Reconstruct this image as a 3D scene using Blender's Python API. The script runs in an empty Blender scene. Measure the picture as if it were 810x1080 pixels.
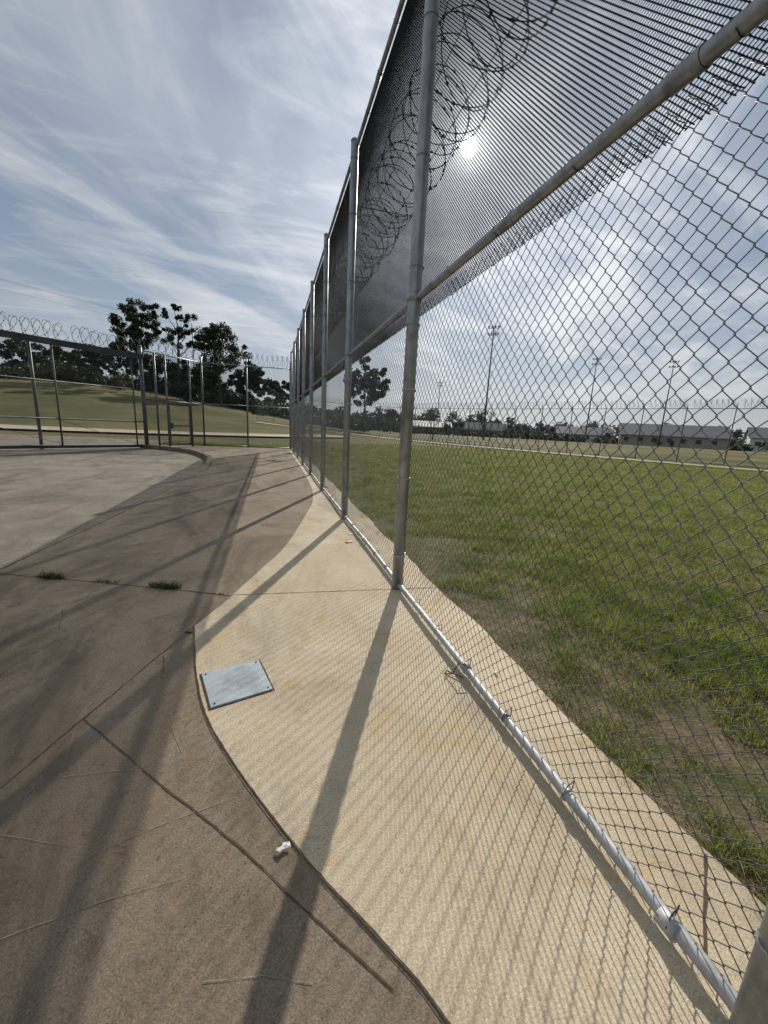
import bpy, math, random
import numpy as np
from mathutils import Vector, Matrix
random.seed(3); rng=np.random.default_rng(3)
S=bpy.context.scene
S.view_settings.view_transform='Standard'; S.view_settings.look='None'; S.view_settings.exposure=0
COL=S.collection
# ------------------------------------------------------------ helpers
def smooth(t): 
    t=np.clip(t,0,1); return t*t*(3-2*t)
def H(x,y):
    x=np.asarray(x,float); y=np.asarray(y,float)
    h=8.0*smooth((y-28)/82)*smooth((30-x)/70)
    return h
def obj(name,me,parent=None,loc=(0,0,0),rotz=0,mat=None):
    o=bpy.data.objects.new(name,me); COL.objects.link(o)
    o.location=loc; o.rotation_euler=(0,0,rotz)
    if parent: o.parent=parent
    if mat is not None and me is not None and not me.materials: me.materials.append(mat)
    return o
def empty(name,loc=(0,0,0),rotz=0):
    o=bpy.data.objects.new(name,None); COL.objects.link(o); o.location=loc; o.rotation_euler=(0,0,rotz); o.empty_display_size=.3
    return o
def np_mesh(name,V,F,k,smooth_=False):
    V=np.ascontiguousarray(V,dtype=np.float32); F=np.ascontiguousarray(F,dtype=np.int32)
    me=bpy.data.meshes.new(name)
    me.vertices.add(len(V)); me.vertices.foreach_set('co',V.ravel())
    n=len(F); me.loops.add(n*k); me.loops.foreach_set('vertex_index',F.ravel())
    me.polygons.add(n); me.polygons.foreach_set('loop_start',np.arange(n,dtype=np.int32)*k)
    try: me.polygons.foreach_set('loop_total',np.full(n,k,dtype=np.int32))
    except Exception: pass
    me.update(calc_edges=True)
    if smooth_: me.polygons.foreach_set('use_smooth',np.ones(n,dtype=bool))
    return me
class B:
    def __init__(s): s.v=[]; s.f=[]; s.sm=[]
    def tube(s,p0,p1,r0,r1=None,n=16,cap=True):
        r1=r0 if r1 is None else r1
        p0=Vector(p0);p1=Vector(p1);d=(p1-p0).normalized()
        a=Vector((0,0,1)) if abs(d.z)<.9 else Vector((1,0,0))
        u=d.cross(a).normalized();w=d.cross(u)
        b=len(s.v)
        for p,r in((p0,r0),(p1,r1)):
            for i in range(n):
                t=2*math.pi*i/n; s.v.append(p+(u*math.cos(t)+w*math.sin(t))*r)
        for i in range(n):
            j=(i+1)%n; s.f.append((b+i,b+j,b+n+j,b+n+i)); s.sm.append(True)
        if cap:
            s.f.append(tuple(b+i for i in range(n))[::-1]); s.f.append(tuple(b+n+i for i in range(n))); s.sm+=[False,False]
    def path(s,pts,rs,n=8):
        for i in range(len(pts)-1): s.tube(pts[i],pts[i+1],rs[i],rs[i+1],n,True)
    def box(s,c,d,rz=0):
        b=len(s.v); M=Matrix.Rotation(rz,3,'Z')
        for x in(-1,1):
            for y in(-1,1):
                for z in(-1,1):
                    s.v.append(Vector(c)+M@Vector((x*d[0]/2,y*d[1]/2,z*d[2]/2)))
        for f in((0,1,3,2),(4,6,7,5),(0,4,5,1),(2,3,7,6),(0,2,6,4),(1,5,7,3)):
            s.f.append(tuple(b+i for i in f)); s.sm.append(False)
    def dome(s,c,r,n=16,m=4):
        c=Vector(c); b=len(s.v)
        for k in range(m):
            a=k/m*math.pi/2
            for i in range(n):
                t=2*math.pi*i/n
                s.v.append(c+Vector((math.cos(t)*math.cos(a)*r,math.sin(t)*math.cos(a)*r,math.sin(a)*r*.7)))
        s.v.append(c+Vector((0,0,r*.7)))
        for k in range(m-1):
            for i in range(n):
                j=(i+1)%n; s.f.append((b+k*n+i,b+k*n+j,b+(k+1)*n+j,b+(k+1)*n+i)); s.sm.append(True)
        for i in range(n):
            s.f.append((b+(m-1)*n+i,b+(m-1)*n+(i+1)%n,b+m*n)); s.sm.append(True)
    def poly(s,pts):
        b=len(s.v); s.v+= [Vector(p) for p in pts]; s.f.append(tuple(range(b,b+len(pts)))); s.sm.append(False)
    def mesh(s,name):
        me=bpy.data.meshes.new(name); me.from_pydata([tuple(v) for v in s.v],[],s.f); me.update()
        me.polygons.foreach_set('use_smooth',s.sm); return me
def wires(paths,r,sides,nrm=(0,1,0)):
    P=np.asarray(paths,float); W,N,_=P.shape
    T=np.empty_like(P); T[:,1:-1]=P[:,2:]-P[:,:-2]; T[:,0]=P[:,1]-P[:,0]; T[:,-1]=P[:,-1]-P[:,-2]
    T/=np.linalg.norm(T,axis=2,keepdims=True)+1e-9
    n1=np.broadcast_to(np.array(nrm,float),P.shape)
    n2=np.cross(T,n1); n2/=np.linalg.norm(n2,axis=2,keepdims=True)+1e-9
    n1=np.cross(n2,T)
    a=np.arange(sides)*2*math.pi/sides+math.pi/4
    V=P[:,:,None,:]+r*(np.cos(a)[None,None,:,None]*n1[:,:,None,:]+np.sin(a)[None,None,:,None]*n2[:,:,None,:])
    idx=np.arange(W*N*sides).reshape(W,N,sides)
    A=idx[:,:-1,:]; Bq=np.roll(A,-1,axis=2); C=idx[:,1:,:]; D=np.roll(C,-1,axis=2)
    F=np.stack([A,Bq,D,C],axis=3).reshape(-1,4)
    return V.reshape(-1,3),F
def chain_panel(name,L,z0,z1,S_,r,sides,jit=0.0,asp=1.0,simple=False):
    """woven zig-zag wires, adjacent wires in antiphase and hooked at the knuckles"""
    nw=int(round(L/S_/2))*2; S_=L/nw; zs_=S_*asp; npk=int((z1-z0)/zs_)
    k=np.arange(npk+1); zs=z0+k*zs_
    par=((k[None,:]+np.arange(nw)[:,None])%2)
    X0=np.arange(nw)*S_; rr=r*1.05
    if simple:
        P=np.zeros((nw,npk+1,3)); P[:,:,0]=X0[:,None]+np.where(par>0,S_+r*.9,-r*.9); P[:,:,2]=zs[None,:]; P[:,:,1]=np.where(par>0,rr,-rr)
        P[:,0,2]+=np.random.default_rng(5).uniform(-.006,.004,nw)
    else:
        P=np.zeros((nw,2*(npk+1),3))
        for q,(dz,sg) in enumerate(((-r*1.1,1),(r*1.1,-1))):
            P[:,q::2,0]=X0[:,None]+np.where(par>0,S_+r*.9,-r*.9)
            P[:,q::2,2]=zs[None,:]+dz
            P[:,q::2,1]=np.where(par>0,sg,-sg)*rr
    if jit:
        P[:,:,0]+=(np.sin(P[:,:,2]*2.3+1)*np.sin(P[:,:,0]*math.pi/L)**2)*jit
        P[:,:,1]+=np.sin(P[:,:,0]*math.pi/L)**2*np.sin(P[:,:,2]*1.9)*jit*1.2
    V,F=wires(P,r,sides)
    return np_mesh(name,V,F,4,True)
def coil_mesh(name,L,R,pitch,r,barb,seed=0):
    rg=np.random.default_rng(seed); turns=int(L/pitch); n=turns*26
    Vs=[];Fs=[];off=0
    for hand in(1,-1):
        t=np.linspace(0,turns*2*math.pi,n)
        ph=rg.uniform(0,6)
        Rr=R*(1+.07*np.sin(t*.37+ph))
        P=np.stack([t/(2*math.pi)*pitch+.12*np.sin(t+ph)*1.0,Rr*np.cos(hand*t+ph),Rr*np.sin(hand*t+ph)+.04*np.sin(t*.21+ph)],1)[None]
        V,F=wires(P,r,4,(1,0.02,0)); Vs.append(V);Fs.append(F+off);off+=len(V)
        c=P[0,::2]; m=len(c); d=np.gradient(P[0],axis=0)[::2]; d/=np.linalg.norm(d,axis=1,keepdims=True)
        u=np.cross(d,rg.normal(size=(m,3))); u/=np.linalg.norm(u,axis=1,keepdims=True)
        q=np.stack([c-d*barb,c+u*barb*.7,c+d*barb,c-u*barb*.7],1).reshape(-1,3)
        Vs.append(q);Fs.append(np.arange(m*4).reshape(-1,4)+off);off+=m*4
    return np_mesh(name,np.concatenate(Vs),np.concatenate(Fs),4)
# ------------------------------------------------------------ materials
class M_:
    def __init__(s,name):
        s.m=bpy.data.materials.new(name); s.m.use_nodes=True; s.t=s.m.node_tree; s.b=s.t.nodes['Principled BSDF']
        s.tc=s.t.nodes.new('ShaderNodeTexCoord').outputs['Object']
    def n(s,ty,**kw):
        nd=s.t.nodes.new(ty)
        for k,v in kw.items(): setattr(nd,k,v)
        return nd
    def l(s,a,b): s.t.links.new(a,b)
    def noise(s,scale,detail=6,rough=.6,dist=0,vec=None,scl=None):
        nd=s.n('ShaderNodeTexNoise'); nd.inputs['Scale'].default_value=scale; nd.inputs['Detail'].default_value=detail
        nd.inputs['Roughness'].default_value=rough; nd.inputs['Distortion'].default_value=dist
        v=vec or s.tc
        if scl:
            mp=s.n('ShaderNodeMapping'); mp.inputs['Scale'].default_value=scl; s.l(v,mp.inputs['Vector']); v=mp.outputs[0]
        s.l(v,nd.inputs['Vector']); return nd.outputs['Fac']
    def ramp(s,fac,lo,hi,to=1.0):
        r=s.n('ShaderNodeMapRange'); r.inputs['From Min'].default_value=lo; r.inputs['From Max'].default_value=hi; r.inputs['To Max'].default_value=to
        s.l(fac,r.inputs['Value']); return r.outputs[0]
    def mix(s,fac,a,b,mode='MIX'):
        m=s.n('ShaderNodeMix',data_type='RGBA',blend_type=mode)
        for i,v in((0,fac),(6,a),(7,b)):
            if isinstance(v,(int,float)): m.inputs[i].default_value=v
            elif isinstance(v,tuple): m.inputs[i].default_value=(*v,1)
            else: s.l(v,m.inputs[i])
        return m.outputs[2]
    def bump(s,h,strength,dist=.01,prev=None):
        b=s.n('ShaderNodeBump'); b.inputs['Strength'].default_value=strength; b.inputs['Distance'].default_value=dist
        s.l(h,b.inputs['Height'])
        if prev: s.l(prev,b.inputs['Normal'])
        return b.outputs[0]
    def fin(s,col,rough=.8,nrm=None,metal=0,spec=.3):
        if isinstance(col,tuple): s.b.inputs['Base Color'].default_value=(*col,1)
        else: s.l(col,s.b.inputs['Base Color'])
        if isinstance(rough,(int,float)): s.b.inputs['Roughness'].default_value=rough
        else: s.l(rough,s.b.inputs['Roughness'])
        s.b.inputs['Metallic'].default_value=metal
        s.b.inputs['Specular IOR Level'].default_value=spec
        if nrm: s.l(nrm,s.b.inputs['Normal'])
        return s.m
def concrete(name,light,mid,dark,rust,rs=.25,spec=.25,st=.7):
    m=M_(name)
    c=m.mix(m.ramp(m.noise(1.1,6,.65,.5),.38,.62),mid,light)
    c=m.mix(m.ramp(m.noise(1.9,7,.72,1.6),.52,.66,.95),c,rust)
    c=m.mix(m.ramp(m.noise(.7,7,.72,.9,scl=(1.5,.6,1)),.48,.62,st),c,dark)
    c=m.mix(m.ramp(m.noise(5.5,6,.8,2.5),.53,.66,st*.8),c,dark)
    v=m.n('ShaderNodeTexVoronoi'); v.inputs['Scale'].default_value=6; m.l(m.tc,v.inputs['Vector'])
    c=m.mix(m.ramp(v.outputs['Distance'],.085,.03,.45),c,dark)
    g=m.ramp(m.noise(150,2,.85),.3,.7)
    c=m.mix(.75,c,m.mix(g,(.36,.36,.36),(1.2,1.2,1.2)),'MULTIPLY')
    c=m.mix(m.ramp(m.noise(48,3,.8),.57,.68,.65),c,dark)
    nb=m.bump(m.noise(110,4,.85),rs*1.4,.006)
    return m.fin(c,.88,nb,0,spec)
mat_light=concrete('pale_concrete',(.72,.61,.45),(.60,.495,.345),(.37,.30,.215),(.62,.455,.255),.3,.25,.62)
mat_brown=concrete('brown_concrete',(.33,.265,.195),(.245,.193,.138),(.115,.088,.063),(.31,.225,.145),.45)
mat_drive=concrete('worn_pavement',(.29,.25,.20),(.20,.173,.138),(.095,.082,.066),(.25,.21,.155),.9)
mat_path=concrete('path_concrete',(.56,.49,.37),(.48,.41,.30),(.36,.31,.23),(.44,.35,.23),.3)
m=M_('joint_dirt'); mat_joint=m.fin(m.mix(m.noise(25,4,.7),(.04,.026,.017),(.15,.10,.062)),.95)
m=M_('scratch_mark'); mat_scr=m.fin(m.mix(m.ramp(m.noise(30,4,.7),.4,.6),(.23,.19,.145),(.36,.31,.245)),.9)
def metal(name,a,b,metal_=.75,ro=(.35,.6),sc=14,spec=.5):
    m=M_(name); c=m.mix(m.ramp(m.noise(sc,5,.65,.4,scl=(1,1,.35)),.35,.7),a,b)
    c=m.mix(m.ramp(m.noise(3,5,.7),.52,.75),c,tuple(x*.6 for x in a))
    c=m.mix(m.ramp(m.noise(45,3,.7),.6,.75,.5),c,tuple(x*1.3 for x in b))
    r=m.n('ShaderNodeMapRange'); m.l(m.noise(9,4),r.inputs['Value']); r.inputs['To Min'].default_value=ro[0]; r.inputs['To Max'].default_value=ro[1]
    return m.fin(c,r.outputs[0],m.bump(m.noise(60,3),.06,.002),metal_,spec)
def plain(name,a,b,metal_,ro,spec=.5,sc=1.5):
    m=M_(name); return m.fin(m.mix(m.ramp(m.noise(sc,2),.35,.65),a,b),ro,None,metal_,spec)
mat_galv=metal('galvanised_steel',(.26,.275,.29),(.44,.46,.48),.6)
mat_pipe=metal('galvanised_pipe',(.33,.335,.34),(.50,.505,.51),.45,(.45,.7))
mat_wire=plain('galvanised_wire',(.13,.135,.14),(.22,.23,.24),.7,.42)
mat_mini=plain('backlit_dark_wire',(.018,.019,.021),(.034,.036,.039),0,.75,.15)  # backlit darkness of the upper mesh put into the wire colour
mat_dark=plain('dark_steel',(.03,.032,.035),(.07,.074,.078),.3,.55)
mat_far=plain('weathered_wire',(.08,.085,.09),(.14,.145,.15),.3,.6)
mat_gate=plain('gate_steel',(.10,.105,.11),(.19,.195,.20),.4,.55)
mat_screen=plain('dark_screen_wire',(.03,.032,.035),(.05,.052,.056),0,.7,.2)
mat_pole=plain('hazed_pole',(.16,.17,.18),(.22,.23,.24),.2,.6)  # steel lightened: distance haze painted into the colour
mat_pole2=plain('grey_pole',(.07,.075,.08),(.11,.115,.12),.2,.6)
mat_plate=metal('plate_steel',(.28,.33,.37),(.42,.47,.51),.2,(.5,.7),5)
m=M_('white_paper'); mat_white=m.fin(m.mix(m.noise(60,3),(.6,.58,.55),(.85,.84,.82)),.7)
m=M_('orange_plastic'); mat_orange=m.fin((.5,.10,.03),.5)
m=M_('soil_clod'); mat_clod=m.fin(m.mix(m.noise(40,3),(.15,.115,.07),(.32,.25,.17)),.95)
# ground
m=M_('field_ground')
ln=m.n('ShaderNodeVectorMath',operation='LENGTH'); m.l(m.tc,ln.inputs[0])
soil=m.mix(m.ramp(m.noise(14,5,.75),.35,.7),(.18,.138,.086),(.36,.285,.185))
soil=m.mix(m.ramp(m.noise(60,3,.8),.35,.65),m.mix(.6,soil,(.45,.45,.42),'MULTIPLY'),soil)
green=m.mix(m.ramp(m.noise(35,4,.8),.3,.7),(.05,.065,.018),(.12,.15,.045))
near=m.mix(m.ramp(m.noise(2.1,6,.78),.40,.54),green,soil)
mid=m.mix(m.ramp(m.noise(.35,5,.65),.46,.64),m.mix(m.ramp(m.noise(9,5,.8),.3,.7),(.085,.105,.027),(.18,.19,.062)),near)
near2=m.mix(m.ramp(ln.outputs['Value'],4.5,9),near,mid)
dry=m.mix(m.ramp(m.noise(.16,7,.7,.4),.35,.68),(.15,.13,.052),(.27,.215,.10))
dry=m.mix(m.ramp(m.noise(.05,6,.6),.42,.62),dry,(.085,.10,.036))
dry=m.mix(m.ramp(m.noise(3,7,.85),.25,.75),m.mix(.75,dry,(.5,.52,.45),'MULTIPLY'),dry)
ad=m.n('ShaderNodeMath',operation='MULTIPLY_ADD'); m.l(m.noise(.12,5,.7),ad.inputs[0]); ad.inputs[1].default_value=22; m.l(ln.outputs['Value'],ad.inputs[2])
c=m.mix(m.ramp(ad.outputs[0],24,38),near2,dry)
mat_ground=m.fin(c,.95,m.bump(m.noise(30,5,.8),.9,.05),0,.1)
def leafmat(name,a,b,tr=.35,sc=.5,c3=None):
    m=M_(name); g=m.mix(m.ramp(m.noise(sc,3,.7),.35,.65),a,b)
    if c3: g=m.mix(m.ramp(m.noise(.45,5,.7),.50,.66,.75),g,c3)
    m.fin(g,.6,None,0,.25)
    t=m.n('ShaderNodeBsdfTranslucent'); m.l(g,t.inputs['Color'])
    mx=m.n('ShaderNodeMixShader'); mx.inputs[0].default_value=tr
    m.l(m.b.outputs[0],mx.inputs[1]); m.l(t.outputs[0],mx.inputs[2])
    m.l(mx.outputs[0],m.t.nodes['Material Output'].inputs['Surface']); return m.m
mat_grass=leafmat('grass_blades',(.10,.145,.026),(.26,.30,.07),.5,1.3,(.30,.26,.10))
mat_drygrass=leafmat('dry_blades',(.24,.19,.09),(.40,.33,.18),.4,3)
mat_weed=leafmat('weed_leaves',(.03,.055,.012),(.07,.11,.025),.3,20)
mat_leaf=leafmat('tree_foliage',(.016,.026,.010),(.055,.075,.025),.2,.35)
mat_pine=leafmat('pine_foliage',(.014,.024,.011),(.04,.055,.022),.2,.4)
mat_haze=leafmat('hazed_far_foliage',(.09,.105,.095),(.15,.165,.135),.2,.08)  # pale greyish leaves, air haze painted into the far tree colour
mat_haze2=leafmat('hazed_mid_foliage',(.045,.06,.035),(.09,.11,.06),.2,.15)  # weaker haze painted into the leaf colour for the middle distance
m=M_('bark'); mat_bark=m.fin(m.mix(m.noise(3,5,.7),(.045,.035,.025),(.11,.085,.065)),.95)
# ------------------------------------------------------------ ground
def axis(n,a,b,mid,k):
    t=np.linspace(-1,1,n); s=np.sinh(k*t)/np.sinh(k)
    return np.where(s<0,mid+s*(mid-a),mid+s*(b-mid))
xs=axis(200,-2500,2500,5,5.2); ys=axis(200,-600,4000,40,4.8)
X,Y=np.meshgrid(xs,ys); Z=H(X,Y)-.03
V=np.stack([X.ravel(),Y.ravel(),Z.ravel()],1)
i=np.arange(200*200).reshape(200,200)
F=np.stack([i[:-1,:-1],i[:-1,1:],i[1:,1:],i[1:,:-1]],2).reshape(-1,4)
obj('ground',np_mesh('ground',V,F,4,True),mat=mat_ground)
def sheet(name,pts,z,mat,thick=.0):
    b=B(); b.poly([(x,y,z) for x,y in pts])
    if thick:
        n=len(pts)
        for k in range(n):
            a=pts[k];c=pts[(k+1)%n]; b.poly([(a[0],a[1],z),(a[0],a[1],z-thick),(c[0],c[1],z-thick),(c[0],c[1],z)])
    return obj(name,b.mesh(name),mat=mat)
def curve_pts(pts,n=8):
    out=[]; P=[np.array(p,float) for p in pts]; P=[2*P[0]-P[1]]+P+[2*P[-1]-P[-2]]
    for k in range(1,len(P)-2):
        for t in np.linspace(0,1,n,endpoint=False):
            a,b,c,d=P[k-1:k+3]
            out.append(tuple(.5*((2*b)+(-a+c)*t+(2*a-5*b+4*c-d)*t*t+(-a+3*b-3*c+d)*t**3)))
    out.append(tuple(P[-2])); return out
edge=curve_pts([(-2.6,4.5),(-2.42,6.3),(-2.2,9),(-2.1,12),(-2.2,15.4),(-2.6,17.4),(-3.4,19.4),(-4.55,20.9),(-6.2,22.2)])
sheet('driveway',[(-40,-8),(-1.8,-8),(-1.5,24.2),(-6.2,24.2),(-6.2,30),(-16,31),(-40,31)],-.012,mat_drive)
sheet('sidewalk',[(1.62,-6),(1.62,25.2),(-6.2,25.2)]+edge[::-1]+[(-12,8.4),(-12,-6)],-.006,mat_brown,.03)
left=curve_pts([(.9,-.6),(.62,.2),(.441,.660),(.311,.870),(.07,1.223),(-.297,1.892),(-.46,2.4),(-.577,3.045)],8)
up=curve_pts([(-.577,3.045),(-.35,3.58),(-.1,4.25),(.18,5.06),(.55,6.7),(.87,8.5),(1.02,12),(1.05,25.1)],8)
rag=[(1.62+.02*math.sin(y*3.1)+random.uniform(-.012,.012),y) for y in np.arange(-5.9,25.1,.15)]
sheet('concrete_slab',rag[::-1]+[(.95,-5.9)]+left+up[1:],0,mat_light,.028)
b=B(); ce=[p for p in edge if p[1]>12.5]
for k in range(len(ce)-1):
    p,q=Vector((*ce[k],0)),Vector((*ce[k+1],0)); d=(q-p).normalized(); nrm=Vector((d.y,-d.x,0))
    h0=.16*min(1,(k)/8); h1=.16*min(1,(k+1)/8); w=.16
    A,Bb,C,D=p-nrm*.0,q,q+nrm*w,p+nrm*w
    z=lambda v,h:(v.x,v.y,h)
    b.poly([z(A,h0),z(Bb,h1),z(C,h1),z(D,h0)]); b.poly([z(A,-.03),z(Bb,-.03),z(Bb,h1),z(A,h0)]); b.poly([z(D,h0),z(C,h1),z(C,-.03),z(D,-.03)])
obj('kerb',b.mesh('kerb'),mat=mat_brown)
def ribbon(b,pts,w,z,step=.02,wig=.0015,zz=0,vr=(.1,1.5)):
    P=[Vector((p[0],p[1],0)) for p in pts]; L=[];off=0;wv=sum(vr)/2
    for k in range(len(P)-1):
        n=max(1,int((P[k+1]-P[k]).length/step))
        for t in range(n): L.append(P[k].lerp(P[k+1],t/n))
    L.append(P[-1]); prev=None
    for k,p in enumerate(L):
        d=(L[min(k+1,len(L)-1)]-L[max(k-1,0)]).normalized(); nn=Vector((-d.y,d.x,0))
        off=off*.93+random.uniform(-wig,wig); wv=wv*.6+.4*random.uniform(*vr); ww=w*wv/2
        a=(p+nn*(off+ww)); c=(p+nn*(off-ww)); cur=((a.x,a.y,z),(c.x,c.y,z))
        if prev: b.poly([prev[0],prev[1],cur[1],cur[0]])
        prev=cur
b=B()
ribbon(b,left,.0065,.003); ribbon(b,[(-.577,3.045),(-.35,3.57)],.006,.003)
ribbon(b,[(-12,8.3),(-2.57,4.47),(-1.5,4.06),(-.35,3.57)],.013,-.003)
ribbon(b,[(-.35,3.575),(.3,3.53),(1.62,3.43)],.009,.003,wig=.0008)
ribbon(b,[(-2.4,-.6),(-1.11,1.746),(-.577,3.045)],.007,-.003)
ribbon(b,[(-.95,2.12),(-.55,1.69),(-.137,1.273),(.10,1.0),(.321,.754)],.0065,-.003)
ribbon(b,[(1.61,.81),(1.42,.68),(1.24,.55)],.012,.003)
for y in(8.2,12.4,16.6,20.8): 
    ribbon(b,[(-2.2 if y<18 else -4,y+.9),(1.0,y+.1)],.014,-.003); ribbon(b,[(1.03,y+.1),(1.62,y)],.012,.003,wig=.001)
ribbon(b,edge[:24],.02,-.003)
ribbon(b,[(-.56,3.0),(-.72,2.7),(-.66,2.45)],.004,-.003,wig=.004)
ribbon(b,[(-1.5,4.06),(-1.62,3.5),(-1.45,3.0),(-1.6,2.6)],.003,-.003,wig=.005)
obj('pavement_joint',b.mesh('pavement_joint'),mat=mat_joint)
b=B()
for a,c in(((-.80,1.15),(-.30,1.20)),((-.644,1.36),(-.15,1.477)),((-.7,2.3),(-.42,1.78)),((-1.3,1.6),(-.75,1.42)),((-.2,.9),(.1,.82)),((-1.9,3.1),(-1.2,3.3)),((-.9,1.75),(-.5,1.70))):
    ribbon(b,[a,((a[0]+c[0])/2+.01,(a[1]+c[1])/2+.012),c],.0028,-.003,.02,.001,vr=(0,1.6))
obj('scratch_marks',b.mesh('scratch_marks'),mat=mat_scr)
def strip(name,pts,w,mat,lift):
    pts=curve_pts(pts,12); V=[];F=[]
    for k,p in enumerate(pts):
        a=np.array(pts[min(k+1,len(pts)-1)])-np.array(pts[max(k-1,0)]); a/=np.linalg.norm(a); n=np.array([-a[1],a[0]])
        for s in(-1,1):
            q=np.array(p)+n*s*w/2; V.append((q[0],q[1],float(H(*q))+lift))
    for k in range(len(pts)-1): F.append((2*k,2*k+1,2*k+3,2*k+2))
    return obj(name,np_mesh(name,np.array(V),np.array(F),4),mat=mat)
strip('footpath',[(50,-20),(40,1),(31.5,18),(24,34),(14.5,52.5),(8,60),(-2,64)],2.1,mat_path,.03)
strip('road',[(-60,38),(-35,36.5),(-14,36),(0,40),(8,46)],3.5,mat_path,.12)
# ------------------------------------------------------------ main fence
FX=1.2; TOP=5.45; MID=2.66
fence=empty('chain_link_fence',(FX,0,0))
posts=[-5.60,-2.60,.40]+[.49+3*k for k in range(1,9)]
b=B()
for y in posts:
    b.tube((0,y,-.02),(0,y,TOP+.06),.055,n=28); b.dome((0,y,TOP+.06),.06,20)
    for z in(.35,1.1,1.9,2.45,2.9,3.7,4.6,5.3):
        b.tube((0,y,z-.010),(0,y,z+.010),.0575,n=28)
        b.box((.05,y+.02,z),(.05,.012,.02))
    b.tube((0,y,MID-.035),(0,y,MID+.035),.061,n=28)
obj('posts',b.mesh('posts'),fence,mat=mat_galv)
b=B()
for z,r in((MID,.028),(TOP,.024)):
    b.tube((.025,-5.6,z),(.025,24.5,z),r,n=20)
    for y in np.arange(-4,24,1.02): b.tube((.025,y,z),(.025,y+.010,z),r+.003,n=20)
    for y in(-.9,2.05,1.1,5.2,8.1,11.2,14.3,17.1,20.2): b.tube((.025,y,z),(.025,y+.11,z),r+.004,n=20)
obj('rails',b.mesh('rails'),fence,mat=mat_galv)
b=B(); y=-5.6; pr=None
while y<24.5:
    p=(.012+.006*math.sin(y*1.7),y,.052+.006*math.sin(y*2.9)); 
    if pr: b.tube(pr,p,.0235,n=20,cap=False)
    pr=p; y+=.25
for y in np.arange(-5,24,.47): b.tube((.012,y,.052),(.012,y+.010,.052),.028,n=16)
for y in(.62,2.02,5.0): b.tube((.012,y,.052),(.012,y+.06,.052),.030,n=20)
obj('bottom_rail',b.mesh('bottom_rail'),fence,mat=mat_pipe)
b=B()
for y in np.arange(-5,24,.47):
    b.path([(-.018,y,.06),(.01,y+.01,.088),(.055,y+.02,.10),(.062,y+.03,.03)],[.0022]*4,6)
for y in np.arange(-5,24,.6):
    for z in(MID,TOP): b.path([(-.005,y,z-.02),(.02,y,z-.034),(.062,y+.01,z-.01),(.03,y+.015,z+.036),(-.006,y+.02,z+.012)],[.002]*5,6)
b.path([(.0,2.02,.09),(-.05,2.04,.10),(-.09,2.03,.04),(-.12,2.07,.012)],[.004,.004,.004,.003],6)
b.path([(-.03,2.0,.02),(-.10,2.1,.015),(-.13,2.06,.02)],[.004]*3,6)
obj('ties',b.mesh('ties'),fence,mat=mat_dark)
low=chain_panel('lower_mesh',3.0,.03,MID-.02,.036,.0018,5,.012,1.05); low.materials.append(mat_wire)
mini=chain_panel('upper_mesh',3.0,MID-.14,TOP+.01,.0115,.0024,3,simple=True); mini.materials.append(mat_mini)
coil=coil_mesh('razor_coil',3.0,.36,.33,.0042,.022,1); coil.materials.append(mat_dark)
for k,y in enumerate([-5.51,-2.51,.49]+posts[3:-1]):
    obj('lower_mesh',low,fence,(.062,y,0),math.pi/2); obj('upper_mesh',mini,fence,(.064,y,0),math.pi/2)
    obj('razor_coil',coil,fence,(.48,y,4.72),math.pi/2)
b=B()
for y in posts[4:]: b.tube((.05,y,4.72),(.85,y,4.72),.006,n=8); 
b.tube((.48,-5.5,5.06),(.48,24.4,5.06),.003,n=5);b.tube((.48,-5.5,4.38),(.48,24.4,4.38),.003,n=5)
obj('coil_brackets',b.mesh('coil_brackets'),fence,mat=mat_dark)
b=B(); b.tube((.03,.44,.10),(.03,-2.45,1.9),.024,n=16)
obj('brace',b.mesh('brace'),fence,mat=mat_pipe)
# ------------------------------------------------------------ other fences
far_mesh=chain_panel('far_mesh',3.0,.05,4.3,.045,.0028,3,simple=True); far_mesh.materials.append(mat_far)
far_mini=chain_panel('far_dense_mesh',3.0,.05,4.9,.03,.0036,3,simple=True); far_mini.materials.append(mat_far)
screen=chain_panel('dark_screen_mesh',3.0,.05,4.9,.026,.0066,3,simple=True); screen.materials.append(mat_screen)
coil2=coil_mesh('razor_coil_far',3.0,.32,.34,.007,.03,5); coil2.materials.append(mat_far)
def fence_run(name,p0,p1,hgt,mesh,mh,coils=1,postr=.045,rails=(.08,),ground=False,bay=3.0,postmat=mat_galv):
    p0=Vector((*p0,0));p1=Vector((*p1,0)); L=(p1-p0).length; a=math.atan2(p1.y-p0.y,p1.x-p0.x)
    e=empty(name,p0,a); n=max(1,round(L/bay)); s=L/n; b=B()
    zz=[float(H(*(p0.lerp(p1,k/n)).xy)) if ground else 0 for k in range(n+1)]
    for k in range(n+1):
        b.tube((k*s,0,zz[k]-.1),(k*s,0,zz[k]+hgt+.05),postr,n=12); b.dome((k*s,0,zz[k]+hgt+.05),postr*1.1,12)
        if coils: b.tube((k*s,0,zz[k]+hgt),(k*s,-.3,zz[k]+hgt+.4),.015,n=6); b.tube((k*s,0,zz[k]+hgt),(k*s,.3,zz[k]+hgt+.4),.015,n=6)
        if k<n:
            for r in list(rails)+[hgt]: b.tube((k*s,.0,zz[k]+r),((k+1)*s,.0,zz[k+1]+r),.024,n=8)
            mm=mesh[k%len(mesh)] if isinstance(mesh,list) else mesh
            o=obj('mesh_panel',mm,e,(k*s,.05,zz[k])); o.scale=(s/3.0,1,hgt/mh)
            for c in range(coils):
                oc=obj('razor_coil',coil2,e,(k*s,.0,zz[k]+hgt+.36+.0*c)); oc.scale=(s/3.0,1,1)
    obj('frame',b.mesh('frame'),e,mat=postmat); return e
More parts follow.
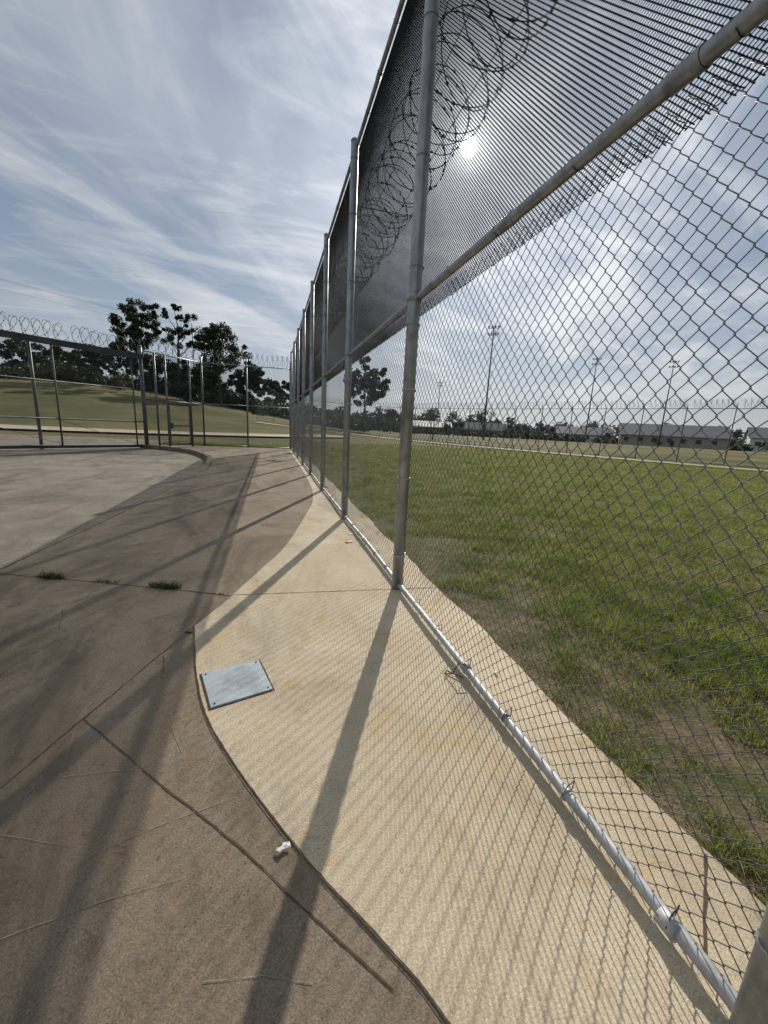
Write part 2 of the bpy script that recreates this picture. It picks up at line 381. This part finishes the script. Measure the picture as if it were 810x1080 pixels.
fence_run('chain_link_fence',(1.15,24.6),(-3.7,25.3),4.6,[far_mini,screen],4.9,1,.05,(.08,2.4),bay=2.4)
fence_run('chain_link_fence',(50,-22),(34.2,19),4.2,far_mesh,4.3,1,.035,ground=True,postmat=mat_pole2)
fence_run('chain_link_fence',(34.2,19),(17.5,54),4.2,far_mesh,4.3,1,.035,ground=True,postmat=mat_pole2)
fence_run('chain_link_fence',(17.5,54),(-2,68),4.2,far_mesh,4.3,1,.035,ground=True,postmat=mat_pole2)
e=empty('pedestrian_gate',(-3.7,25.3,0),math.atan2(22.4-25.3,-5.94+3.7)); Lg=3.66; b=B()
for x,h in((.0,4.9),(.85,4.6),(2.35,4.6),(2.95,4.6)): b.tube((x,0,-.05),(x,0,h),.05,n=12)
for z in(2.35,4.6): b.tube((0,0,z),(Lg,0,z),.03,n=8)
for z in(.12,1.1,2.2): b.box((1.6,-.03,z),(1.36,.06,.07))
for x in(.95,2.25): b.box((x,-.03,1.16),(.07,.06,2.15))
b.box((2.1,-.08,1.1),(.22,.08,.3))
obj('frame',b.mesh('pg'),e,mat=mat_galv)
o=obj('mesh_panel',screen,e,(0,.05,0)); o.scale=(Lg/3,1,4.6/4.9)
o=obj('razor_coil',coil2,e,(0,0,4.95)); o.scale=(Lg/3,1,1)
e=empty('sliding_gate',(-5.94,22.4,0),math.atan2(18.8-22.4,-10+5.94)); b=B(); d=B()
GL=18.0
b.tube((0,0,-.1),(0,0,4.75),.09,n=16); b.dome((0,0,4.75),.1)
for k,x in enumerate(np.arange(.5,GL,3.0)):
    b.tube((x,.12,.12),(x,.12,4.2),.035,n=10)
for x in(4.15,9.4): b.tube((x,-.1,-.1),(x,-.1,4.4),.06,n=12)
for z in(.14,1.25,2.75): b.tube((.1,.12,z),(GL,.12,z),.03,n=8)
d.box((GL/2,.12,4.28),(GL,.14,.24)); d.box((GL/2,.12,.09),(GL,.1,.12))
for x in np.arange(.5,GL-3,3.0): b.tube((x,.12,.2),(x+3,.12,1.2),.012,n=6)
obj('frame',b.mesh('sg'),e,mat=mat_gate); obj('beam',d.mesh('sgb'),e,mat=mat_dark)
for k in range(6):
    obj('mesh_panel',far_mini,e,(k*3,.16,0)).scale=(1,1,4.25/4.9); obj('razor_coil',coil2,e,(k*3,.12,4.7))
# ------------------------------------------------------------ grass
def blades(name,px,py,pz,h,w,mat,lean=.45,rg=rng):
    n=len(px); a=rg.uniform(0,2*math.pi,n); la=rg.uniform(0,2*math.pi,n); l=h*rg.uniform(.05,lean,n)*1.6
    base=np.stack([px,py,pz],1); wx=np.stack([np.cos(a)*w/2,np.sin(a)*w/2,np.zeros(n)],1)
    dl=np.stack([np.cos(la)*l,np.sin(la)*l,np.zeros(n)],1); up_=np.zeros((n,3)); up_[:,2]=h
    v0=base-wx; v1=base+wx; v2=base+dl*.35+up_*.6+wx*.75; v3=base+dl*.35+up_*.6-wx*.75; v4=base+dl+up_*.95
    V=np.stack([v0,v1,v2,v3,v4],1).reshape(-1,3); i=np.arange(n)[:,None]*5
    F=np.concatenate([i+np.array([[0,1,2]]),i+np.array([[0,2,3]]),i+np.array([[3,2,4]])])
    return obj(name,np_mesh(name,V,F,3),mat=mat)
def nz(x,y,sc,seed):
    r=np.random.default_rng(seed); out=0
    for o in range(7):
        a=r.uniform(0,6.28); k=sc*(1.0+o*.55); out=out+np.sin((x*math.cos(a)+y*math.sin(a))*k+r.uniform(0,6.28)+1.3*np.sin((x*math.sin(a)-y*math.cos(a))*k*.7))/(1+o*.35)
    return out/3
def field(N,seed,hs,ws,rmax,thr,bare=1.0,per=14):
    r_=np.random.default_rng(seed); M=N//per
    R=np.exp(r_.uniform(math.log(1.5),math.log(rmax),M)); th=r_.uniform(-.02,1.75,M)
    x=R*np.sin(th); y=R*np.cos(th)
    ed=1.57+.06*np.sin(y*5.3)+.05*np.sin(y*13)+.03*np.sin(y*31)-.05*(y>2.5)
    d=nz(x,y,1.6,4)*.75+.8*nz(x,y,5,9)+.5*nz(x,y,14,19)
    border=np.clip((x-1.55)/1.8,0,1)*1.0+np.clip((R-7)/12,0,1)*.35-.3*np.clip(1-(x-1.5)/.35,0,1)*bare
    sc=d+border+r_.uniform(-.55,.55,M)
    keep=(x>ed)&(sc>thr)
    x,y,R,sc=x[keep],y[keep],R[keep],sc[keep]
    th_=np.clip((sc-thr)*1.1+.5,.5,1.25)*r_.uniform(.6,1.4,len(x))
    x=np.repeat(x,per);y=np.repeat(y,per);R=np.repeat(R,per);th_=np.repeat(th_,per); n=len(x)
    sp=(.024+.006*R); x=x+r_.normal(0,1,n)*sp; y=y+r_.normal(0,1,n)*sp
    pathd=np.abs((x-31.5)*(52.5-18)-(y-18)*(14.5-31.5))/math.hypot(34.5,17)
    k=(pathd>1.1)&(x>1.5); x,y,R,th_=x[k],y[k],R[k],th_[k]; n=len(x)
    h=hs*th_*r_.uniform(.45,1.3,n)*(1+R*.012); w=ws*(.7+R*.18)*r_.uniform(.7,1.3,n)
    return x,y,np.full(n,-.03),h,w
blades('grass',*field(470000,1,.062,.0042,40,.36),mat_grass,.9)
blades('dry_grass',*field(120000,2,.045,.0035,40,.0,.3,5),mat_drygrass,1.4)
r_=np.random.default_rng(21); n=3500
cx_=1.66+np.abs(r_.normal(0,.5,n)); cy_=np.exp(r_.uniform(math.log(.5),math.log(12),n)); s_=r_.uniform(.002,.007,n)*r_.uniform(.4,1.2,n)
o8=np.array([(1,0,0),(0,1,0),(-1,0,0),(0,-1,0),(0,0,.7),(0,0,-.5)],float)
Vv=np.stack([cx_,cy_,np.full(n,-.029)],1)[:,None,:]+o8[None]*s_[:,None,None]*r_.uniform(.6,1.4,(n,6,1))
Ff=np.arange(n)[:,None,None]*6+np.array([(0,1,4),(1,2,4),(2,3,4),(3,0,4),(1,0,5),(2,1,5),(3,2,5),(0,3,5)])[None]
obj('soil_clods',np_mesh('soil_clods',Vv.reshape(-1,3),Ff.reshape(-1,3),3),mat=mat_clod)
def tuft(name,c,n,R,h,mat=mat_grass):
    r_=np.random.default_rng(int(abs(c[0]*100)+abs(c[1]*10))); a=r_.uniform(0,6.28,n); q=R*r_.uniform(0,1,n)
    blades(name,c[0]+np.cos(a)*q*1.5,c[1]+np.sin(a)*q*.45-np.cos(a)*q*.5,np.full(n,-.004),h*r_.uniform(.3,1.2,n),np.full(n,.006),mat,1.5,r_)
for c,n,R,h in(((-2.04,4.27),300,.095,.055),((-.96,3.87),340,.105,.055),((-1.5,4.08),60,.08,.03),((-.45,3.62),25,.05,.02),((-2.9,4.62),120,.1,.04),((.1,16.7),260,.25,.06),((.95,20.8),200,.25,.08),((-.60,2.95),40,.03,.015),((1.3,7.2),60,.06,.05),((1.32,9.9),80,.06,.06)):
    tuft('weed_tuft',c,n,R,h,mat_weed)
r_=np.random.default_rng(8); n=9000; x=r_.uniform(-6,1.6,n); blades('verge_grass',x,25.35+r_.uniform(-.1,1.5,n),np.full(n,-.02),r_.uniform(.06,.22,n),np.full(n,.02),mat_grass)
b=B()
for k in range(300):
    x=random.choice([random.uniform(1.4,1.62),random.uniform(1.3,1.62),random.uniform(1.0,1.25),random.uniform(-1.8,1.1)]); y=random.uniform(.6,9); s=random.uniform(.0015,.005)
    a=random.uniform(0,3.1); u=Vector((math.cos(a),math.sin(a),random.uniform(-.1,.1)))*s*random.uniform(1,2.6); w=Vector((-math.sin(a),math.cos(a),random.uniform(0,.5)))*s*.7; c=Vector((x,y,.006))
    b.poly([c-u,c-w*.8,c+u,c+w])
obj('leaf_litter',b.mesh('leaf_litter'),mat=mat_clod)
def crumple(name,c,L,W,mat,rz,seed):
    r_=random.Random(seed); nx,ny=9,5; V=[];F=[]
    for i in range(nx):
        for j in range(ny):
            u=i/(nx-1)-.5;v=j/(ny-1)-.5; V.append((u*L+r_.uniform(-.002,.002),v*W*(1-abs(u)*.6)+r_.uniform(-.003,.003)+.008*math.sin(u*6),.004+abs(r_.gauss(0,.004))+.004*(1-abs(u)*2)))
    for i in range(nx-1):
        for j in range(ny-1): q=i*ny+j; F.append((q,q+ny,q+ny+1,q+1))
    obj(name,np_mesh(name,np.array(V),np.array(F),4),loc=(*c,0),rotz=rz,mat=mat)
crumple('paper_scrap',(.03,1.215),.055,.022,mat_white,-.1,1)
crumple('paper_scrap',(1.42,2.02),.05,.02,mat_white,1,2); crumple('paper_scrap',(1.38,3.9),.05,.03,mat_white,.3,3)
crumple('plastic_scrap',(1.02,5.1),.12,.07,mat_orange,.2,4); crumple('plastic_scrap',(1.12,5.5),.07,.05,mat_white,.2,5)
q=[(-.332,2.055),(0,2.150),(-.09,2.475),(-.43,2.39)]
e=empty('utility_cover',(0,0,0)); b=B()
cx=sum(p[0] for p in q)/4; cy=sum(p[1] for p in q)/4
topq=[((p[0]-cx)*.985+cx,(p[1]-cy)*.985+cy,.010) for p in q]; lo=[(p[0],p[1],.003) for p in q]
b.poly(topq)
for k in range(4): b.poly([lo[k],lo[(k+1)%4],topq[(k+1)%4],topq[k]])
obj('plate',b.mesh('plate'),e,mat=mat_plate); b=B()
for p in q: 
    X_,Y_=(p[0]-cx)*.86+cx,(p[1]-cy)*.86+cy; b.tube((X_,Y_,.010),(X_,Y_,.014),.006,.005,n=8)
obj('bolts',b.mesh('bolts'),e,mat=mat_dark); b=B()
fr=[((p[0]-cx)*1.04+cx,(p[1]-cy)*1.04+cy) for p in q]
ribbon(b,fr+[fr[0]],.008,.0025,.03,.001); obj('gap',b.mesh('gap'),e,mat=mat_joint)
# ------------------------------------------------------------ trees
def leafquads(C,R,n,size,rg,flat=.8):
    k=len(C); idx=rg.integers(0,k,n); d=rg.normal(size=(n,3)); d/=np.linalg.norm(d,axis=1,keepdims=True)
    c=C[idx]+d*(R[idx]*rg.uniform(.1,1.15,n)**.7)[:,None]*np.array([1,1,flat])
    u=rg.normal(size=(n,3)); u/=np.linalg.norm(u,axis=1,keepdims=True); w=np.cross(u,rg.normal(size=(n,3))); w/=np.linalg.norm(w,axis=1,keepdims=True)
    s=(size*rg.uniform(.5,1.4,n))[:,None]
    V=np.stack([c-u*s,c-w*s*.6,c+u*s,c+w*s*.6],1).reshape(-1,3); return V,np.arange(n*4).reshape(-1,4)
def tree(name,x,y,h,cr,cb,seed,nc=70,nl=9000,size=.32,mat=mat_leaf,clr=(.5,1.3)):
    rg=np.random.default_rng(seed); z0=float(H(x,y)); e=empty(name,(x,y,z0)); b=B()
    top=Vector((rg.uniform(-.5,.5),rg.uniform(-.5,.5),h*.93)); tr=h*.016
    pts=[Vector((0,0,-.5))]+[top*t+Vector((rg.uniform(-.3,.3),rg.uniform(-.3,.3),0)) for t in(.2,.4,.6,.8,1)]
    b.path(pts,[tr*1.3,tr,tr*.85,tr*.6,tr*.35,.04],8)
    C=[]
    while len(C)<nc:
        p=rg.uniform(-1,1,3)
        if np.linalg.norm(p)>1: continue
        zz=cb*h+(1-cb)*h*(p[2]*.5+.5); lob=1+.28*math.sin(3*math.atan2(p[1],p[0])+p[2]*4+seed)
        C.append((p[0]*cr*lob,p[1]*cr*lob,zz))
    C=np.array(C); R=rg.uniform(*clr,len(C))*cr/5
    for c in C[::3]:
        t=min(.95,max(.25,c[2]/h-.12)); a=top*t; mid=a.lerp(Vector(c),.5)+Vector((0,0,-.3)); b.path([a,mid,Vector(c)],[tr*.35,tr*.2,.03],5)
    obj('trunk',b.mesh('trunk'),e,mat=mat_bark)
    V,F=leafquads(C,R,nl,size,rg); obj('foliage',np_mesh('foliage',V,F,4),e,mat=mat)
tree('oak_tree',-26.8,102,18.8,4.5,.42,11,90,12000,.22)
tree('pine_tree',-18.9,99.5,19.2,3.4,.48,12,34,5000,.2,mat_pine)
tree('oak_tree',-10.7,97,16.4,5.2,.42,13,90,12000,.22)
tree('oak_tree',-33,112,13,4.5,.25,14,50,7000)
tree('oak_tree',-22,108,8.5,5,.1,31,60,8000); tree('oak_tree',-14.5,106,8,5,.1,32,60,8000)
tree('oak_tree',-5,104,11,4,.3,15,45,6000)
tree('pine_tree',-69,145,13,6,.25,16,60,8000,.36,mat_pine)
tree('oak_tree',-58,146,12,6,.2,17,60,8000,.36)
tree('oak_tree',-79,140,14,6,.25,18,60,8000,.36)
tree('oak_tree',1.5,112,10,4,.2,19,50,6000)
tree('oak_tree',19.4,84,15,4.6,.35,20,60,8000,.26)
tree('oak_tree',-46,130,11,5,.25,21,50,8000,.34)
def mass(name,line,n,hgt,R,nl,size,mat,seed):
    rg=np.random.default_rng(seed); L=np.array(line,float); t=np.sort(rg.uniform(0,len(L)-1.001,n)); i=t.astype(int); f=(t-i)[:,None]
    c=L[i]*(1-f)+L[i+1]*f; c=c+rg.normal(size=c.shape)*4
    hh=hgt*(.55+.45*np.sin(t*17+seed)*np.sin(t*41+1))*rg.uniform(.5,1.2,n)
    z=H(c[:,0],c[:,1])+hh*rg.uniform(.3,1,n)
    C=np.stack([c[:,0],c[:,1],z],1); Rr=rg.uniform(.6,1.2,n)*R
    V,F=leafquads(C,Rr,nl,size,rg,.9); obj(name,np_mesh(name,V,F,4),mat=mat)
mass('distant_trees',[(-110,150),(-60,165),(-20,150),(10,150),(30,140)],320,7.5,2.8,32000,.6,mat_leaf,1)
mass('hedge',[(-48,96),(-36,100),(-26,99),(-14,97),(-2,100),(6,104)],160,3.4,1.6,16000,.32,mat_leaf,12)
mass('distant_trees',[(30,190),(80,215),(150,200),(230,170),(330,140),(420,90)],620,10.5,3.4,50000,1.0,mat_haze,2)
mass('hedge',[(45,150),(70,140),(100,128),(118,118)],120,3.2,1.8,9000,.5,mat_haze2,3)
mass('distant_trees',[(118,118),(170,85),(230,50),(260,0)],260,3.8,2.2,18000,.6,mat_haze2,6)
def bare(x,y,h,seed):
    rg=random.Random(seed); e=empty('bare_tree',(x,y,float(H(x,y)))); b=B()
    def br(p,d,l,r,k):
        q=p+d*l; b.tube(p,q,r,r*.65,6)
        if k==0: return
        for _ in range(3 if k>1 else 4):
            nd=(d+Vector((rg.uniform(-.7,.7),rg.uniform(-.7,.7),rg.uniform(-.1,.5)))).normalized(); br(q,nd,l*rg.uniform(.6,.8),r*.6,k-1)
    br(Vector((0,0,-.3)),Vector((0,0,1)),h*.28,h*.022,5); obj('branches',b.mesh('branches'),e,mat=mat_bark)
bare(48,84,8,1); bare(26,62,6,2); bare(33,110,9,3)
def pole(x,y,h,mat=mat_pole,k=1):
    e=empty('floodlight_pole',(x,y,float(H(x,y))),rotz=-.6); b=B(); b.tube((0,0,-.5),(0,0,h),.24*k,.12*k,10)
    for z in(h-.3,h-1.8): 
        b.box((0,0,z),(2.4,.10,.10))
        for q in(-1.1,-.37,.37,1.1):
            b.box((q,-.25,z+.3),(.36*k,.3,.36*k)); b.tube((q,-.1,z),(q,-.2,z+.3),.04,n=6)
    obj('pole',b.mesh('pole'),e,mat=mat)
pole(49.9,87.5,25.5,mat_dark); pole(97,106,25.5,mat_pole2,.95); pole(120.6,100,26,mat_pole2,.95); pole(82,191,25,mat_pole2,1)
# buildings
m=M_('roof_metal'); mat_roof=m.fin(m.mix(m.noise(.4,4),(.17,.175,.185),(.24,.245,.255)),.6)  # roof grey lightened to carry painted distance haze
m=M_('brick'); 
bt=m.n('ShaderNodeTexBrick'); bt.inputs['Scale'].default_value=4; bt.inputs['Color1'].default_value=(.25,.15,.12,1); bt.inputs['Color2'].default_value=(.3,.19,.15,1); bt.inputs['Mortar'].default_value=(.35,.3,.27,1); m.l(m.tc,bt.inputs['Vector']); mat_brick=m.fin(bt.outputs['Color'],.9)
m=M_('white_siding'); mat_sid=m.fin(m.mix(m.noise(1,4),(.6,.6,.58),(.75,.75,.73)),.7)
m=M_('window_glass'); mat_glass=m.fin((.03,.035,.04),.1)
def house(name,x,y,rz,L,W,hw,hr,wall):
    e=empty(name,(x,y,float(H(x,y))-.1),rz); b=B(); b.box((0,0,hw/2),(L,W,hw)); b.poly([(-L/2,-W/2,hw),(-L/2,W/2,hw),(-L/2,0,hw+hr)]); b.poly([(L/2,-W/2,hw),(L/2,0,hw+hr),(L/2,W/2,hw)])
    obj('walls',b.mesh('w'),e,mat=wall); b=B(); o=.6; k=hr/(W/2)
    for s in(-1,1):
        y1=s*(W/2+o); z1=hw-o*k+.1; b.poly([(-L/2-o,y1,z1),(L/2+o,y1,z1),(L/2+o,0,hw+hr+.1),(-L/2-o,0,hw+hr+.1)]); b.poly([(-L/2-o,y1,z1-.25),(L/2+o,y1,z1-.25),(L/2+o,y1,z1),(-L/2-o,y1,z1)])
    obj('roof',b.mesh('r'),e,mat=mat_roof); b=B(); g=-L/2+2
    while g<L/2-2:
        for s in(-1,1): b.box((g,s*(W/2+.02),hw*.55),(1.5,.08,1.3))
        g+=4
    b.box((0,-W/2-.03,1.1),(1.2,.1,2.2)); obj('windows',b.mesh('g'),e,mat=mat_glass)
house('school_building',132,106,-.75,30,14,3.8,3.6,mat_brick)
house('school_building',158,88,-.9,18,12,4.5,3.2,mat_sid)
house('brick_house',112,124,-.6,18,10,3,2.4,mat_sid)
house('school_building',195,82,-.7,34,18,4.5,4,mat_brick)
house('brick_house',60,150,-.3,18,9,3,2,mat_brick)
house('brick_house',86,150,-.4,16,9,3,2.6,mat_brick)
e=empty('power_line',(0,0,0)); b=B()
for dz,dx in((0,0),(-1.4,.4),(-.0,1.2)):
    P0=Vector((-95+dx,20,23+dz)); P1=Vector((-18+dx,112,23+dz)); pr=None
    for k in range(25):
        t=k/24; p=P0.lerp(P1,t); p.z-=4*1.6*t*(1-t)
        if pr: b.tube(pr,p,.018,n=4,cap=False)
        pr=p
for P in((-95,20),(-18,112)): 
    b.tube((P[0],P[1],-1),(P[0],P[1],24),.2,.12,8); b.box((P[0]+.6,P[1],22.8),(2.2,.15,.15))
obj('wires',b.mesh('wires'),e,mat=mat_pole)
# ------------------------------------------------------------ light / sky
sun=Vector((.3575,.781,.512)).normalized()
L=bpy.data.lights.new('sun','SUN'); L.energy=5.0; L.angle=math.radians(.42); L.color=(1,.94,.83)
so=bpy.data.objects.new('sun',L); COL.objects.link(so); so.rotation_euler=sun.to_track_quat('Z','Y').to_euler()
w=bpy.data.worlds.new('World'); S.world=w; w.use_nodes=True; nt=w.node_tree; N=nt.nodes; bg=N['Background']; bg.inputs['Strength'].default_value=.1
w.cycles.sampling_method='MANUAL'; w.cycles.sample_map_resolution=512
def nn(t,**k):
    a=N.new(t)
    for q,v in k.items(): setattr(a,q,v)
    return a
def math_(op,a,b=None,clamp=False):
    k=nn('ShaderNodeMath',operation=op); k.use_clamp=clamp
    for i,v in((0,a),(1,b)):
        if v is None: continue
        if isinstance(v,(int,float)): k.inputs[i].default_value=v
        else: nt.links.new(v,k.inputs[i])
    return k.outputs[0]
def mr(v,a,b,c=0,d=1,smooth_=False):
    k=nn('ShaderNodeMapRange'); nt.links.new(v,k.inputs[0])
    if smooth_: k.interpolation_type='SMOOTHSTEP'
    for i,q in enumerate((a,b,c,d)): k.inputs[i+1].default_value=q
    return k.outputs[0]
def mixc(f,a,b,mode='MIX'):
    k=nn('ShaderNodeMix',data_type='RGBA',blend_type=mode); k.clamp_result=False
    for i,v in((0,f),(6,a),(7,b)):
        if isinstance(v,(int,float)): k.inputs[i].default_value=v
        elif isinstance(v,tuple): k.inputs[i].default_value=(*v,1)
        else: nt.links.new(v,k.inputs[i])
    return k.outputs[2]
sky=nn('ShaderNodeTexSky'); sky.sky_type='NISHITA'; sky.sun_disc=False; sky.sun_elevation=math.radians(30.8); sky.sun_rotation=math.radians(24.6); sky.dust_density=.6; sky.air_density=1.0; sky.ozone_density=2.0
tc=nn('ShaderNodeTexCoord'); G=tc.outputs['Generated']
dp=nn('ShaderNodeVectorMath',operation='DOT_PRODUCT'); nt.links.new(G,dp.inputs[0]); dp.inputs[1].default_value=sun; cs=math_('MAXIMUM',dp.outputs['Value'],0)
sp=nn('ShaderNodeSeparateXYZ'); nt.links.new(G,sp.inputs[0]); zc=math_('MAXIMUM',sp.outputs[2],0); dz=math_('ADD',zc,.16)
u=math_('DIVIDE',sp.outputs[0],dz); v=math_('DIVIDE',sp.outputs[1],dz)
cb=nn('ShaderNodeCombineXYZ'); nt.links.new(u,cb.inputs[0]); nt.links.new(v,cb.inputs[1])
def cl(rot,scl,scale,det,rough,dist,off=0):
    mp=nn('ShaderNodeMapping'); mp.vector_type='TEXTURE'; mp.inputs['Rotation'].default_value=(0,0,rot); mp.inputs['Scale'].default_value=(1/scl[0],1/scl[1],1); mp.inputs['Location'].default_value=(off,off,0); nt.links.new(cb.outputs[0],mp.inputs[0])
    k=nn('ShaderNodeTexNoise'); k.inputs['Scale'].default_value=scale; k.inputs['Detail'].default_value=det; k.inputs['Roughness'].default_value=rough; k.inputs['Distortion'].default_value=dist
    nt.links.new(mp.outputs[0],k.inputs['Vector']); return k.outputs['Fac']
c1=mr(cl(math.radians(52),(.45,1.2,1),1.5,8,.58,.8),.42,.66,smooth_=True)
c2=mr(cl(math.radians(5),(.5,1.5,1),2.3,8,.62,1.2,3),.44,.70,smooth_=True)
c3=mr(cl(math.radians(70),(.6,.9,1),.8,6,.55,.5,7),.36,.62,smooth_=True)
den=math_('ADD',math_('MULTIPLY',c1,.6),math_('ADD',math_('MULTIPLY',c2,.4),math_('MULTIPLY',c3,.4)),True)
hz=math_('POWER',math_('SUBTRACT',1,zc),6)
den=math_('MAXIMUM',den,math_('MULTIPLY',hz,.95))
g1=math_('MULTIPLY',math_('POWER',cs,5),4.2); g2=math_('MULTIPLY',math_('POWER',cs,28),3.0); g3=math_('MULTIPLY',math_('POWER',cs,300),6)
glow=math_('ADD',g1,math_('ADD',g2,g3))
cbri=math_('ADD',5.3,glow)
cc=nn('ShaderNodeCombineColor'); 
for i,k in enumerate((.96,1.0,1.04)): nt.links.new(math_('MULTIPLY',cbri,k),cc.inputs[i])
base=mixc(.62,mixc(1.0,sky.outputs[0],(.66,.70,.76),'MULTIPLY'),(2.45,3.05,3.9))
col=mixc(math_('MULTIPLY',den,.92),base,cc.outputs[0])
add=math_('ADD',math_('MULTIPLY',mr(cs,.99984,.99994),60),math_('ADD',math_('MULTIPLY',math_('POWER',cs,2500),20),math_('ADD',g3,g2)))
ca=nn('ShaderNodeCombineColor')
for i in range(3): nt.links.new(add,ca.inputs[i])
col=mixc(1.0,col,ca.outputs[0],'ADD')
nt.links.new(col,bg.inputs['Color'])
# ------------------------------------------------------------ camera
th=math.radians(12.1); ro=math.radians(2.9); az=math.radians(16.37)
g=Vector((math.sin(az),math.cos(az),0)); r0=Vector((math.cos(az),-math.sin(az),0)); up0=g*math.sin(th)+Vector((0,0,math.cos(th))); f=g*math.cos(th)-Vector((0,0,math.sin(th)))
r=r0*math.cos(ro)+up0*math.sin(ro); uu=up0*math.cos(ro)-r0*math.sin(ro)
cam=bpy.data.cameras.new('camera'); co=bpy.data.objects.new('camera',cam); COL.objects.link(co)
Mx=Matrix((( r.x,uu.x,-f.x,0),(r.y,uu.y,-f.y,0),(r.z,uu.z,-f.z,1.56),(0,0,0,1))); co.matrix_world=Mx
cam.sensor_fit='VERTICAL'; cam.sensor_height=36; cam.sensor_width=27; cam.lens=13.83; cam.clip_start=.02; cam.clip_end=9000
S.camera=co
